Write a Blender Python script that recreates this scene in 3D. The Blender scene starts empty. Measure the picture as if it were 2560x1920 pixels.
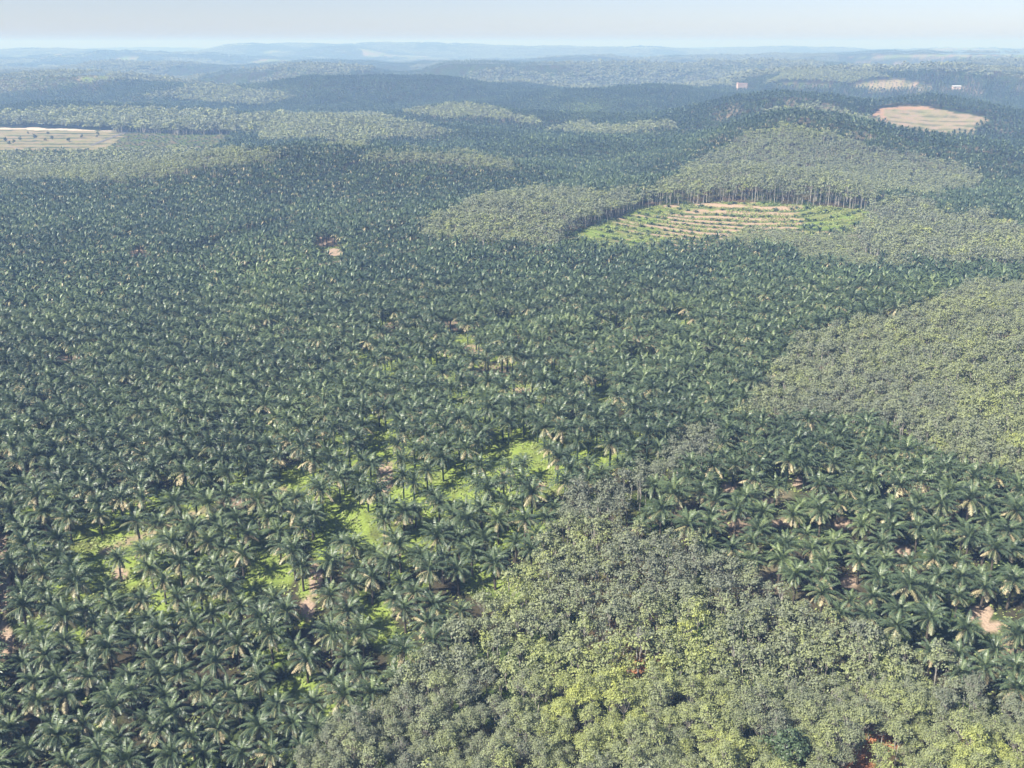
import math, random
import numpy as np

RNG = np.random.default_rng(11)
# ---------------------------------------------------------------- camera model
CAM_H = 138.0
LENS_PX = 2160.0                       # focal length for a 2212 x 1659 picture
PITCH = math.atan((829.5 - 92.0) / LENS_PX)
CX, CY = 1106.0, 829.5
CP, SP = math.cos(PITCH), math.sin(PITCH)

def project(X, Y, Z):
    """picture position (2212 x 1659 frame) and depth of world points; camera at (0,0,CAM_H) looking along +Y"""
    dz = Z - CAM_H
    depth = Y * CP - dz * SP
    up = Y * SP + dz * CP
    depth = np.maximum(depth, 1e-3)
    return CX + LENS_PX * X / depth, CY - LENS_PX * up / depth, depth

def place(px, dist, z=0.0):
    """world X,Y of something seen in picture column px at ground distance dist (along Y)"""
    depth = dist * CP + (CAM_H - z) * SP
    return (px - CX) / LENS_PX * depth, dist

def ground_at(px, py, z=0.0):
    """world X,Y of the spot of height z seen at a picture position"""
    u = (CY - py) / LENS_PX
    dy, dz = CP + u * SP, -SP + u * CP
    t = (z - CAM_H) / dz
    return (px - CX) / LENS_PX * t, dy * t

# ---------------------------------------------------------------- noise
def _hash(i, j, s):
    n = (i.astype(np.int64) * 374761393 + j.astype(np.int64) * 668265263 + s * 974634777) & 0x7fffffff
    n = ((n ^ (n >> 13)) * 1274126177) & 0x7fffffff
    return ((n ^ (n >> 16)) & 0xffff) / 65535.0

def vnoise(x, y, s=0):
    i, j = np.floor(x), np.floor(y)
    u, v = x - i, y - j
    u, v = u * u * (3 - 2 * u), v * v * (3 - 2 * v)
    a, b = _hash(i, j, s), _hash(i + 1, j, s)
    c, d = _hash(i, j + 1, s), _hash(i + 1, j + 1, s)
    return (a + (b - a) * u) * (1 - v) + (c + (d - c) * u) * v

def fbm(x, y, s=0, o=4):
    t, a, n = 0.0, 0.5, 0.0
    for k in range(o):
        t = t + a * vnoise(x * 2 ** k + 13.7 * k, y * 2 ** k + 7.1 * k, s + k)
        n += a
        a *= 0.5
    return t / n

def sstep(a, b, x):
    t = np.clip((x - a) / (b - a), 0, 1)
    return t * t * (3 - 2 * t)

# ---------------------------------------------------------------- terrain
# picture column, distance, height, half width across, half depth along the view, turn (degrees)
HILLS = [
    (640, 1014, 31, 153, 83, 8), (330, 989, 4, 163, 96, 0), (40, 907, 0.5, 163, 124, 0), (980, 1041, 11, 111, 96, 0),
    (1300, 315, 5, 60, 66, 0), (1300, 228, 4, 45, 61, 0), (2150, 468, 8, 115, 113, 0), (2000, 468, 4, 63, 71, 0),
    (1120, 775, 12, 92, 83, 0), (1560, 883, 23, 112, 69, 0), (1780, 881, 9, 71, 62, 0), (2150, 773, 5, 92, 83, 0),
    (1690, 1208, 43.6, 98, 111, 0), (1880, 1183, 27.9, 122, 110, 0), (2120, 1162, 14.4, 121, 109, 0), (1540, 1137, 15, 71, 82, 0),
    (1250, 1296, 14.4, 172, 95, 0), (1440, 1486, 23.9, 121, 109, 0), (1620, 1621, 39.6, 153, 110, 0), (1790, 1614, 32.9, 142, 123, 0),
    (720, 1271, 17.8, 71, 82, 0), (900, 1200, 10.0, 91, 82, 0), (420, 1332, 5.5, 161, 82, 0), (1060, 1427, 10.0, 101, 82, 0),
    (850, 1498, 16.7, 131, 95, 0), (680, 1606, 18.9, 121, 109, 0), (1280, 1674, 20.0, 111, 95, 0), (980, 1817, 29.0, 121, 96, 0),
    (1060, 1697, 14.4, 111, 81, 0), (2010, 1684, 30.1, 132, 123, 0), (2180, 1605, 16.7, 151, 122, 0), (1930, 1790, 14.4, 120, 122, 0),
    (300, 1928, 18.9, 141, 109, 0), (80, 1926, 16.7, 141, 108, 0), (520, 1804, 14.4, 100, 95, 0), (1270, 2254, 32.4, 233, 205, 0),
    (1500, 2375, 23.4, 241, 204, 0), (1800, 2625, 48.0, 266, 193, 0), (2050, 2556, 48.0, 266, 193, 0), (1620, 2808, 39.1, 223, 178, 0),
    (2250, 2619, 45.8, 265, 207, 0), (210, 2613, 53.6, 247, 153, 10), (20, 2718, 41.3, 244, 192, 0), (380, 2446, 25.6, 161, 149, 0),
    (740, 2503, 42.4, 244, 151, -8), (930, 2528, 34.6, 172, 150, 0), (640, 2419, 25.6, 131, 149, 0), (1100, 2719, 27.9, 201, 177, 0),
    (690, 3249, 50.3, 266, 207, 0), (1000, 3426, 41.3, 325, 219, 0), (480, 3262, 30.1, 262, 217, 0), (1310, 3524, 50.3, 266, 207, 0),
    (1500, 3722, 42, 265, 234, 0), (1100, 3420, 39.1, 284, 219, 0), (1750, 3623, 62, 347, 256, 0), (1920, 3257, 52.5, 246, 166, 0),
    (2120, 3781, 54, 363, 280, 0), (2230, 3482, 57.0, 268, 209, 0), (80, 3679, 30, 323, 272, 0), (300, 4397, 40, 427, 302, 0),
    (700, 4578, 48, 431, 305, 0), (1050, 4867, 50, 515, 334, 0), (1250, 5462, 55, 518, 364, 0), (1600, 5652, 60, 586, 367, 0),
    (1900, 5296, 66, 593, 344, 0), (2150, 5153, 66, 530, 344, 0), (620, 11578, 86, 643, 620, 0), (830, 10144, 88, 809, 585, 0),
    (530, 9652, 110, 470, 483, 0), (640, 10414, 100, 564, 483, 0), (740, 8890, 98, 489, 483, 0), (300, 7223, 70, 855, 549, 0),
    (100, 9117, 76, 980, 559, 0), (1000, 9909, 92, 1065, 607, 0), (1350, 9728, 84, 1013, 578, 0), (1700, 10546, 92, 1183, 607, 0),
    (2080, 9425, 84, 1013, 578, 0), (1100, 14371, 92, 1655, 798, 0), (1600, 14945, 90, 1747, 787, 0), (300, 14120, 86, 1591, 767, 0),
    (2150, 14751, 88, 1494, 776, 0),
]
_H = []
for px, d, z, sa, sd, turn in HILLS:
    hx, hy = place(px, d, z)
    _H.append((hx, hy, z, sa, sd, math.cos(math.radians(turn)), math.sin(math.radians(turn))))

_PADS = [(*place(40, 1420, 2), 2, 320, 200), (*place(420, 1440, 2), 2, 125, 145)]

def terrain(X, Y):
    Z = np.zeros_like(X)
    for hx, hy, z, sa, sd, c, s in _H:
        dx, dy = X - hx, Y - hy
        a = (dx * c + dy * s) / sa
        b = (-dx * s + dy * c) / sd
        Z = np.maximum(Z, 0) + z * np.exp(-(a * a + b * b)) * np.clip(1.0 - np.maximum(Z, 0) / 200.0, 0, 1)
    D = np.hypot(X, Y)
    amp = 1.5 + 5.0 * sstep(650, 1550, D) + 12.0 * sstep(1700, 3500, D)
    Z = Z + amp * (fbm(X / 170.0, Y / 170.0, 3, 3) - 0.5) * 2
    Z = Z + 18 * sstep(2600, 6500, D) * (1 - .6 * sstep(7000, 9000, D)) * (fbm(X / 900.0 + 5, Y / 700.0, 9, 3) - 0.42) * 2 * (1 - 0.8 * sstep(11500, 18000, D))
    Z = Z * (1 - sstep(13000, 22000, D))
    Z = Z - 24.0 * (1 - sstep(150, 345, Y + .12 * np.abs(X)))
    for fx, fy, z, sa, sd in _PADS:
        w = np.exp(-(((X - fx) / sa) ** 2) ** 2 - (((Y - fy) / sd) ** 2) ** 2)
        Z = Z + (z - Z) * w
    return Z

def ground_on(px, py):
    """world X,Y of the spot of ground seen at a picture position"""
    z = 0.0
    for _ in range(8):
        x, y = ground_at(px, py, z)
        z = .5 * z + .5 * float(terrain(np.array([x]), np.array([y]))[0])
    return ground_at(px, py, z)

# ---------------------------------------------------------------- land use, drawn on the map as seen from the hilltop camera
def inside(px, py, poly):
    r = np.zeros(px.shape, bool)
    n = len(poly)
    for k in range(n):
        x0, y0 = poly[k]
        x1, y1 = poly[(k + 1) % n]
        if y0 == y1:
            continue
        c = ((y0 > py) != (y1 > py)) & (px < (x1 - x0) * (py - y0) / (y1 - y0) + x0)
        r ^= c
    return r

PALM, RUBBER, BARE, YOUNG, MIXED = 0, 1, 2, 3, 4
# kind, shade variant, nearest, farthest, outline (tree-top level)
AREAS = [
    (RUBBER, 0, 0, 449, [(560, 1760), (640, 1600), (700, 1550), (800, 1500), (830, 1450), (920, 1370), (985, 1310), (1050, 1250), (1130, 1190), (1180, 1120), (1215, 1060), (1290, 1030), (1380, 985), (1440, 930), (1520, 880), (1570, 890), (1560, 930), (1450, 990), (1400, 1030), (1340, 1085), (1450, 1140), (1540, 1170), (1640, 1220), (1720, 1270), (1800, 1300), (1870, 1330), (1960, 1360), (2060, 1400), (2120, 1450), (2212, 1490), (2600, 1620), (2600, 1900), (500, 1900)]),
    (RUBBER, 1, 195, 653, [(1600, 860), (1650, 800), (1720, 740), (1760, 700), (1850, 670), (1950, 660), (2050, 620), (2100, 605), (2212, 590), (2600, 540), (2600, 1040), (2212, 990), (2130, 975), (2050, 950), (1960, 930), (1880, 900), (1780, 870), (1700, 880)]),
    (RUBBER, 2, 520, 1034, [(905, 485), (960, 450), (1020, 420), (1100, 405), (1200, 402), (1330, 405), (1430, 400), (1500, 393), (1700, 386), (1830, 393), (1890, 410), (1895, 440), (1890, 450), (1650, 430), (1500, 430), (1400, 446), (1300, 468), (1250, 480), (1215, 500), (1150, 515), (1050, 515), (950, 508)]),
    (RUBBER, 3, 494, 870, [(1500, 500), (1560, 488), (1600, 478), (1700, 482), (1800, 486), (1860, 480), (1860, 520), (1910, 545), (1860, 556), (1750, 536), (1650, 512)]),
    (RUBBER, 1, 494, 952, [(1840, 525), (1858, 465), (1890, 425), (1950, 425), (2060, 448), (2150, 455), (2212, 480), (2600, 490), (2600, 560), (2212, 555), (2100, 552), (2000, 552), (1900, 548)]),
    (RUBBER, 4, 832, 1360, [(1420, 402), (1500, 350), (1560, 310), (1620, 280), (1680, 262), (1760, 272), (1850, 298), (1950, 330), (2080, 350), (2130, 380), (2100, 402), (2000, 412), (1890, 410), (1830, 393), (1700, 386), (1500, 393)]),
    (RUBBER, 3, 1170, 2040, [(1180, 272), (1250, 260), (1330, 268), (1450, 256), (1465, 266), (1350, 282), (1250, 280)]),
    (RUBBER, 3, 1495, 2244, [(870, 238), (960, 222), (1040, 224), (1140, 246), (1180, 262), (1050, 252), (950, 247)]),
    (RUBBER, 4, 1235, 2040, [(560, 268), (650, 232), (800, 238), (900, 262), (990, 280), (900, 288), (780, 296), (650, 292), (560, 300)]),
    (RUBBER, 3, 1040, 1496, [(640, 330), (740, 298), (800, 292), (795, 310), (740, 332), (660, 338)]),
    (RUBBER, 4, 988, 2040, [(-400, 392), (-400, 322), (0, 322), (120, 320), (300, 317), (480, 316), (560, 320), (610, 330), (500, 352), (400, 366), (250, 380)]),
    (RUBBER, 3, 988, 1496, [(770, 352), (800, 330), (900, 320), (1000, 328), (1110, 340), (1110, 362), (1000, 370), (880, 374)]),
    (MIXED, 0, 1365, 2992, [(-400, 240), (0, 240), (120, 233), (270, 228), (420, 238), (560, 248), (640, 243), (640, 277), (560, 282), (400, 277), (275, 280), (130, 274), (0, 271), (-400, 271)]),
    (RUBBER, 4, 1300, 2040, [(1640, 236), (1750, 220), (1850, 236), (1910, 250), (1890, 272), (1800, 262), (1720, 252)]),
    (RUBBER, 3, 2600, 4896, [(1640, 184), (1700, 148), (1790, 144), (1900, 156), (1960, 168), (1880, 176), (1830, 186), (1790, 186)]),
    (RUBBER, 3, 1950, 4896, [(1440, 178), (1500, 152), (1560, 165), (1590, 182)]),
    (MIXED, 0, 1690, 3264, [(300, 205), (560, 225), (640, 205), (540, 190), (420, 185)]),
]
# open ground, outlined on the ground itself
OPEN = [
    (BARE, 0, 520, 979, [(1225, 512), (1300, 476), (1400, 451), (1500, 436), (1650, 436), (1885, 456), (1865, 505), (1800, 516), (1720, 512), (1620, 512), (1560, 530), (1500, 548), (1400, 552), (1300, 550), (1205, 542)]),
    (BARE, 1, 1170, 2040, [(1888, 246), (1910, 232), (1990, 229), (2120, 253), (2130, 262), (2095, 292), (2020, 299), (1945, 286), (1890, 262)]),
    (BARE, 2, 1170, 2448, [(-400, 275), (0, 276), (130, 278), (275, 285), (212, 340), (0, 346), (-400, 348)]),
    (YOUNG, 0, 1170, 2312, [(275, 285), (350, 288), (510, 293), (470, 334), (212, 340)]),
    (BARE, 3, 2470, 4896, [(1825, 190), (1880, 174), (1960, 174), (2015, 190), (1920, 198)]),
    (BARE, 4, 2600, 8840, [(158, 172), (172, 165), (236, 163), (230, 171)]),
    (BARE, 4, 4680, 12240, [(1850, 126), (1900, 119), (2400, 117), (2400, 126)]),
    (YOUNG, 1, 2470, 4896, [(1655, 188), (1700, 178), (1800, 184), (1790, 192)]),
]

def landuse(X, Y, Z):
    """kind and shade variant of the cover at map points"""
    D = np.hypot(X, Y)
    kind = np.zeros(X.shape, np.int8)
    var = np.zeros(X.shape, np.int8)
    # far country: a patchwork of estates
    n1 = fbm(X / 520.0 + 3.3, Y / 620.0 + 1.7, 21, 2)
    n2 = fbm(X / 480.0 + 9.3, Y / 700.0 + 4.7, 31, 2)
    far = D > 2700
    kind[far & (n1 > 0.56)] = RUBBER
    var[far & (n1 > 0.56)] = 3
    kind[far & (n2 > 0.60)] = MIXED
    far2 = D > 5800
    bare = far2 & (n2 < 0.30)
    kind[bare] = BARE
    var[bare] = 4
    px, py, _ = project(X, Y, Z + 12.0)
    gx, gy, _ = project(X, Y, Z)
    wob = np.minimum(1.0, 400.0 / D)
    w1 = (fbm(X / 26.0, Y / 26.0, 41, 3) - 0.5) * 62 * wob
    w2 = (fbm(X / 26.0 + 50, Y / 26.0, 45, 3) - 0.5) * 62 * wob
    w3 = (fbm(X / 30.0 + 9, Y / 30.0, 47, 3) - 0.5) * 46 * np.minimum(1.0, 900.0 / D)
    w4 = (fbm(X / 30.0 + 70, Y / 30.0, 48, 3) - 0.5) * 14 * np.minimum(1.0, 900.0 / D)
    done = np.zeros(X.shape, bool)
    for k, v, d0, d1, poly in OPEN:
        m = (D > d0) & (D < d1) & ~done
        m[m] = inside((gx + w3)[m], (gy + w4)[m], poly)
        kind[m], var[m] = k, v
        done |= m
    for k, v, d0, d1, poly in AREAS:
        m = (D > d0) & (D < d1) & ~done
        m[m] = inside((px + w1)[m], (py + w2)[m], poly)
        kind[m], var[m] = k, v
        done |= m
    return kind, var
# ======================================================================= scene
import bpy
C = bpy.context.scene.collection

def srgb(r, g, b):
    return tuple((c / 255.0 / 12.92) if c <= 10 else (((c / 255.0) + 0.055) / 1.055) ** 2.4 for c in (r, g, b))

# ---------------------------------------------------------------- mesh from arrays of quads
def quad_mesh(name, V, F, mat, age=None, tone=None, smooth=False):
    V = np.ascontiguousarray(V, np.float32)
    F = np.ascontiguousarray(F, np.int32)
    me = bpy.data.meshes.new(name)
    n = len(F)
    me.vertices.add(len(V))
    me.vertices.foreach_set("co", V.ravel())
    me.loops.add(4 * n)
    me.loops.foreach_set("vertex_index", F.ravel())
    me.polygons.add(n)
    me.polygons.foreach_set("loop_start", np.arange(0, 4 * n, 4, dtype=np.int32))
    if smooth:
        me.polygons.foreach_set("use_smooth", np.ones(n, bool))
    else:
        me.polygons.foreach_set("use_smooth", np.zeros(n, bool))
    for nm, a in (("age", age), ("tone", tone)):
        if a is not None:
            at = me.attributes.new(nm, 'FLOAT', 'POINT')
            at.data.foreach_set("value", np.ascontiguousarray(a, np.float32))
    me.update(calc_edges=True)
    me.materials.append(mat)
    return me

class Geo:
    """quads with two numbers per corner point: age (how dry) and tone (shade of this leaf)"""
    def __init__(s):
        s.V, s.F, s.A, s.T, s.n = [], [], [], [], 0
    def add(s, V, F, age=0.0, tone=0.0):
        V = np.asarray(V, float).reshape(-1, 3)
        s.V.append(V)
        s.F.append(np.asarray(F, np.int64).reshape(-1, 4) + s.n)
        s.A.append(np.broadcast_to(np.asarray(age, float), (len(V),)).copy())
        s.T.append(np.broadcast_to(np.asarray(tone, float), (len(V),)).copy())
        s.n += len(V)
    def quads(s, Q, age=0.0, tone=0.0):
        """Q: (n,4,3)"""
        n = len(Q)
        a = np.repeat(np.broadcast_to(np.asarray(age, float), (n,)), 4)
        t = np.repeat(np.broadcast_to(np.asarray(tone, float), (n,)), 4)
        s.add(Q.reshape(-1, 3), np.arange(4 * n).reshape(n, 4), a, t)
    def tube(s, pts, rad, sides=5, age=0.0, tone=0.0, cap=True):
        pts = np.asarray(pts, float)
        rad = np.broadcast_to(np.asarray(rad, float), (len(pts),))
        d = np.gradient(pts, axis=0)
        d /= np.linalg.norm(d, axis=1, keepdims=True) + 1e-9
        ref = np.where(np.abs(d[:, 2:3]) > 0.9, np.array([[1.0, 0, 0]]), np.array([[0, 0, 1.0]]))
        u = np.cross(d, ref)
        u /= np.linalg.norm(u, axis=1, keepdims=True) + 1e-9
        v = np.cross(d, u)
        a = np.linspace(0, 2 * math.pi, sides, endpoint=False)
        ring = pts[:, None] + rad[:, None, None] * (u[:, None] * np.cos(a)[None, :, None] + v[:, None] * np.sin(a)[None, :, None])
        F = []
        for i in range(len(pts) - 1):
            for k in range(sides):
                F.append((i * sides + k, i * sides + (k + 1) % sides, (i + 1) * sides + (k + 1) % sides, (i + 1) * sides + k))
        s.add(ring.reshape(-1, 3), F, age, tone)
    def get(s):
        return np.concatenate(s.V), np.concatenate(s.F), np.concatenate(s.A), np.concatenate(s.T)

def stamp(tmpl, pos, rot, scl, tone, hs=None):
    """many copies of a template as one set of arrays"""
    V, F, A, T = tmpl
    n, m = len(pos), len(V)
    c, s = np.cos(rot)[:, None], np.sin(rot)[:, None]
    x, y, z = V[:, 0][None], V[:, 1][None], V[:, 2][None]
    hs = scl if hs is None else hs
    out = np.empty((n, m, 3), np.float32)
    out[:, :, 0] = (x * c - y * s) * scl[:, None] + pos[:, 0:1]
    out[:, :, 1] = (x * s + y * c) * scl[:, None] + pos[:, 1:2]
    out[:, :, 2] = z * hs[:, None] + pos[:, 2:3]
    FF = (F[None] + (np.arange(n) * m)[:, None, None]).reshape(-1, 4)
    return out.reshape(-1, 3), FF, np.tile(A, n), (T[None] + tone[:, None]).ravel()

class Bulk:
    def __init__(s):
        s.parts, s.n = [], 0
    def add(s, V, F, A, T):
        s.parts.append((V, F + s.n, A, T))
        s.n += len(V)
    def stamp(s, tmpls, P, rng, smin, smax, tone, hvar=0.12):
        if not len(P):
            return
        pick = rng.integers(0, len(tmpls), len(P))
        for k, t in enumerate(tmpls):
            m = pick == k
            n = int(m.sum())
            if n:
                sc = rng.uniform(smin, smax, n)
                s.add(*stamp(t, P[m], rng.uniform(0, 6.283, n), sc, tone[m], sc * rng.uniform(1 - hvar, 1 + hvar, n)))
    def mesh(s, name, mat):
        V = np.concatenate([p[0] for p in s.parts])
        F = np.concatenate([p[1] for p in s.parts])
        A = np.concatenate([p[2] for p in s.parts])
        T = np.concatenate([p[3] for p in s.parts])
        return quad_mesh(name, V, F, mat, A, T)

# ---------------------------------------------------------------- materials
def new_mat(name):
    m = bpy.data.materials.new(name)
    m.use_nodes = True
    nt = m.node_tree
    nt.nodes.clear()
    out = nt.nodes.new("ShaderNodeOutputMaterial")
    return m, nt, out

def N(nt, kind, **kw):
    n = nt.nodes.new(kind)
    for k, v in kw.items():
        if k in n.inputs:
            n.inputs[k].default_value = v
        else:
            setattr(n, k, v)
    return n

def ramp(nt, stops):
    r = nt.nodes.new("ShaderNodeValToRGB")
    e = r.color_ramp.elements
    while len(e) > 1:
        e.remove(e[0])
    e[0].position, e[0].color = stops[0][0], (*stops[0][1], 1)
    for p, c in stops[1:]:
        x = e.new(p)
        x.color = (*c, 1)
    return r

def leaf_material(name, tones, ages, rough, spec, transl, noise=0.35):
    """foliage: the shade comes from the plant's own tone, dry leaves from their age, plus mottling"""
    m, nt, out = new_mat(name)
    L = nt.links.new
    at = N(nt, "ShaderNodeAttribute", attribute_name="tone")
    ag = N(nt, "ShaderNodeAttribute", attribute_name="age")
    oi = N(nt, "ShaderNodeObjectInfo")
    sep = N(nt, "ShaderNodeSeparateColor")
    L(oi.outputs["Color"], sep.inputs[0])
    add = N(nt, "ShaderNodeMath", operation='ADD')
    L(at.outputs["Fac"], add.inputs[0])
    L(sep.outputs[0], add.inputs[1])
    geo = N(nt, "ShaderNodeNewGeometry")
    nz = N(nt, "ShaderNodeTexNoise", Scale=0.9, Detail=3.0)
    L(geo.outputs["Position"], nz.inputs["Vector"])
    mr = N(nt, "ShaderNodeMapRange")
    mr.inputs[3].default_value, mr.inputs[4].default_value = -noise * 0.5, noise * 0.5
    L(nz.outputs["Fac"], mr.inputs[0])
    add2 = N(nt, "ShaderNodeMath", operation='ADD')
    L(add.outputs[0], add2.inputs[0])
    L(mr.outputs[0], add2.inputs[1])
    r1 = ramp(nt, tones)
    L(add2.outputs[0], r1.inputs[0])
    r2 = ramp(nt, ages)
    L(ag.outputs["Fac"], r2.inputs[0])
    mx = N(nt, "ShaderNodeMix", data_type='RGBA')
    fac = N(nt, "ShaderNodeMapRange")
    fac.inputs[1].default_value, fac.inputs[2].default_value = 0.15, 0.85
    L(ag.outputs["Fac"], fac.inputs[0])
    L(fac.outputs[0], mx.inputs[0])
    L(r1.outputs[0], mx.inputs[6])
    L(r2.outputs[0], mx.inputs[7])
    b = N(nt, "ShaderNodeBsdfPrincipled", Roughness=rough)
    b.inputs["Specular IOR Level"].default_value = spec
    L(mx.outputs[2], b.inputs["Base Color"])
    if transl:
        tr = N(nt, "ShaderNodeBsdfTranslucent")
        L(mx.outputs[2], tr.inputs["Color"])
        ms = N(nt, "ShaderNodeMixShader")
        ms.inputs[0].default_value = transl
        L(b.outputs[0], ms.inputs[1])
        L(tr.outputs[0], ms.inputs[2])
        L(ms.outputs[0], out.inputs[0])
    else:
        L(b.outputs[0], out.inputs[0])
    return m

def plain_material(name, c1, c2, scale=2.0, rough=0.8, spec=0.3):
    m, nt, out = new_mat(name)
    L = nt.links.new
    geo = N(nt, "ShaderNodeNewGeometry")
    nz = N(nt, "ShaderNodeTexNoise", Scale=scale, Detail=5.0)
    L(geo.outputs["Position"], nz.inputs["Vector"])
    r = ramp(nt, [(0.3, c1), (0.7, c2)])
    L(nz.outputs["Fac"], r.inputs[0])
    b = N(nt, "ShaderNodeBsdfPrincipled", Roughness=rough)
    b.inputs["Specular IOR Level"].default_value = spec
    L(r.outputs[0], b.inputs["Base Color"])
    L(b.outputs[0], out.inputs[0])
    return m

M_PALM = leaf_material("palm_leaf",
    [(0.0, (0.030, 0.051, 0.031)), (0.35, (0.053, 0.085, 0.047)), (0.65, (0.095, 0.138, 0.066)), (1.0, (0.18, 0.235, 0.085))],
    [(0.2, (0.12, 0.16, 0.07)), (0.6, (0.30, 0.30, 0.15)), (1.0, (0.42, 0.36, 0.21))], 0.44, 0.5, 0.10)
M_RUBBER = leaf_material("rubber_leaf",
    [(0.0, (0.195, 0.212, 0.158)), (0.3, (0.235, 0.262, 0.172)), (0.55, (0.290, 0.325, 0.165)), (0.8, (0.355, 0.395, 0.140)), (1.0, (0.45, 0.48, 0.13))],
    [(0.2, (0.14, 0.16, 0.08)), (1.0, (0.34, 0.32, 0.24))], 0.55, 0.3, 0.28, 0.30)
M_COVER = leaf_material("creeper_leaf",
    [(0.0, (0.045, 0.075, 0.028)), (0.3, (0.095, 0.15, 0.05)), (0.6, (0.19, 0.27, 0.075)), (1.0, (0.29, 0.34, 0.12))],
    [(0.2, (0.14, 0.16, 0.08)), (1.0, (0.3, 0.26, 0.14))], 0.6, 0.3, 0.2)
M_PTRUNK = plain_material("palm_trunk", (0.045, 0.036, 0.028), (0.12, 0.10, 0.075), 2.5)
M_BARK = plain_material("pale_bark", (0.22, 0.20, 0.17), (0.44, 0.41, 0.36), 1.3)
M_TWIG = plain_material("bare_twig", (0.30, 0.285, 0.255), (0.50, 0.48, 0.44), 1.3)

# ---------------------------------------------------------------- oil palm
def palm_template(seed, lod, old=0.5, nf=None, spread=1.0, up=1.0):
    """returns crown, drooping fronds, trunk as Geo (trunk top at z = th)"""
    r = np.random.default_rng(seed)
    crown, droop, trunk = Geo(), Geo(), Geo()
    th = r.uniform(6.2, 8.6)
    nfr = nf or {0: 34, 1: 28, 2: 22, 3: 14, 4: 7}[lod]
    ga = 2.399963
    for i in range(nfr):
        q = (i + r.uniform(-.3, .3)) / nfr                       # 0 young centre, 1 oldest
        q = min(max(q, 0), 1)
        az = i * ga + r.normal(0, .16)
        e0 = math.radians(86 - 100 * q ** 1.05 + r.normal(0, 6)) * (1 if up == 1 else up)
        L = (3.6 + 2.6 * math.sin(math.pi * min(q * 0.9 + 0.18, 1.0)) + r.normal(0, .2)) * spread * .92
        curl = math.radians(48 + 42 * math.sin(math.pi * min(1, q + .12)) + r.normal(0, 9))
        hang = q > 0.70
        if hang:
            e0 = math.radians(8 - 58 * (q - 0.70) / 0.30 + r.normal(0, 7))
            curl = math.radians(40)
            L *= 1.02
        ns = {0: 9, 1: 6, 2: 3, 3: 2, 4: 1}[lod]
        t = np.linspace(0, 1, ns + 1)
        pit = e0 - curl * t ** 1.35
        pit = np.maximum(pit, math.radians(-86))
        xs = np.concatenate([[0], np.cumsum(np.cos((pit[1:] + pit[:-1]) / 2) * L / ns)])
        zs = np.concatenate([[0], np.cumsum(np.sin((pit[1:] + pit[:-1]) / 2) * L / ns)])
        yaw = r.normal(0, .10) * t ** 2 * L
        ca, sa = math.cos(az), math.sin(az)
        def W(x, y, z):
            return np.stack([x * ca - y * sa, x * sa + y * ca, z + th], -1)
        age = 0.0
        if hang:
            age = float(np.clip(old * r.uniform(.35, 1.5) * (.8 + .5 * (q - .7) / .3), 0, 1))
        elif q > 0.6:
            age = float(np.clip(old * (q - .40) * r.uniform(.3, 2.2), 0, .55))
        tone = 0.44 - 0.12 * q + (0.22 if q < .12 else 0) + r.normal(0, .07)
        g = droop if hang else crown
        x0 = 0.25 * math.cos(e0) if not hang else 0.25
        shape = lambda u: np.clip(np.sin(np.pi * np.clip(u * .86 + .12, 0, 1)) ** .6, .12, 1)
        if lod <= 1:
            npair = 19 if lod == 0 else 9
            u = np.linspace(.10, 1.0, npair)
            u = np.repeat(u, 2) + r.normal(0, .010, 2 * npair)
            side = np.tile([1.0, -1.0], npair)
            px, pz, py = np.interp(u, t, xs), np.interp(u, t, zs), np.interp(u, t, yaw)
            pp = np.interp(u, t, pit)
            Tx, Tz = np.cos(pp), np.sin(pp)
            Nx, Nz = -Tz, Tx
            ll = .86 * shape(u) * r.uniform(.8, 1.15, len(u)) * spread
            lift = r.uniform(-.62, .12, len(u)) + r.normal(0, .08)
            fw = r.uniform(.35, .75, len(u))
            dx = Tx * fw + Nx * lift * .8
            dy = side * 1.0 + np.zeros_like(u)
            dz = Tz * fw + Nz * lift * .8
            nn = np.sqrt(dx ** 2 + dy ** 2 + dz ** 2)
            dx, dy, dz = dx / nn * ll, dy / nn * ll, dz / nn * ll - .22 * ll
            w = (.125 if lod == 0 else .24)
            b0 = W(x0 + px - Tx * w, py, pz - Tz * w)
            b1 = W(x0 + px + Tx * w, py, pz + Tz * w)
            t1 = W(x0 + px + dx + Tx * w * .45, py + dy, pz + dz + Tz * w * .45)
            t0 = W(x0 + px + dx - Tx * w * .25, py + dy, pz + dz - Tz * w * .25)
            g.quads(np.stack([b0, b1, t1, t0], 1), age, tone + r.normal(0, .05, len(u)))
            # the stalk
            hw = np.linspace(.12, .045, ns + 1)
            a, b = W(x0 + xs, yaw - hw, zs + .02), W(x0 + xs, yaw + hw, zs + .02)
            g.quads(np.stack([a[:-1], b[:-1], b[1:], a[1:]], 1), min(1, age * .8 + .42), tone + .1)
        else:
            hw = {2: .50, 3: .70, 4: 1.05}[lod]
            tw = shape(t) * hw
            tw[-1] *= .35
            if lod == 2:
                for sgn in (1, -1):
                    jag = tw * r.uniform(.75, 1.25, len(t))
                    a = W(x0 + xs, yaw, zs)
                    b = W(x0 + xs + .25 * np.cos(pit), yaw + sgn * jag, zs - .30 * jag + .25 * np.sin(pit))
                    g.quads(np.stack([a[:-1], b[:-1], b[1:], a[1:]], 1), age, tone + r.normal(0, .04))
            else:
                a, b = W(x0 + xs, yaw - tw, zs), W(x0 + xs, yaw + tw, zs)
                g.quads(np.stack([a[:-1], b[:-1], b[1:], a[1:]], 1), age, tone)
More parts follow.
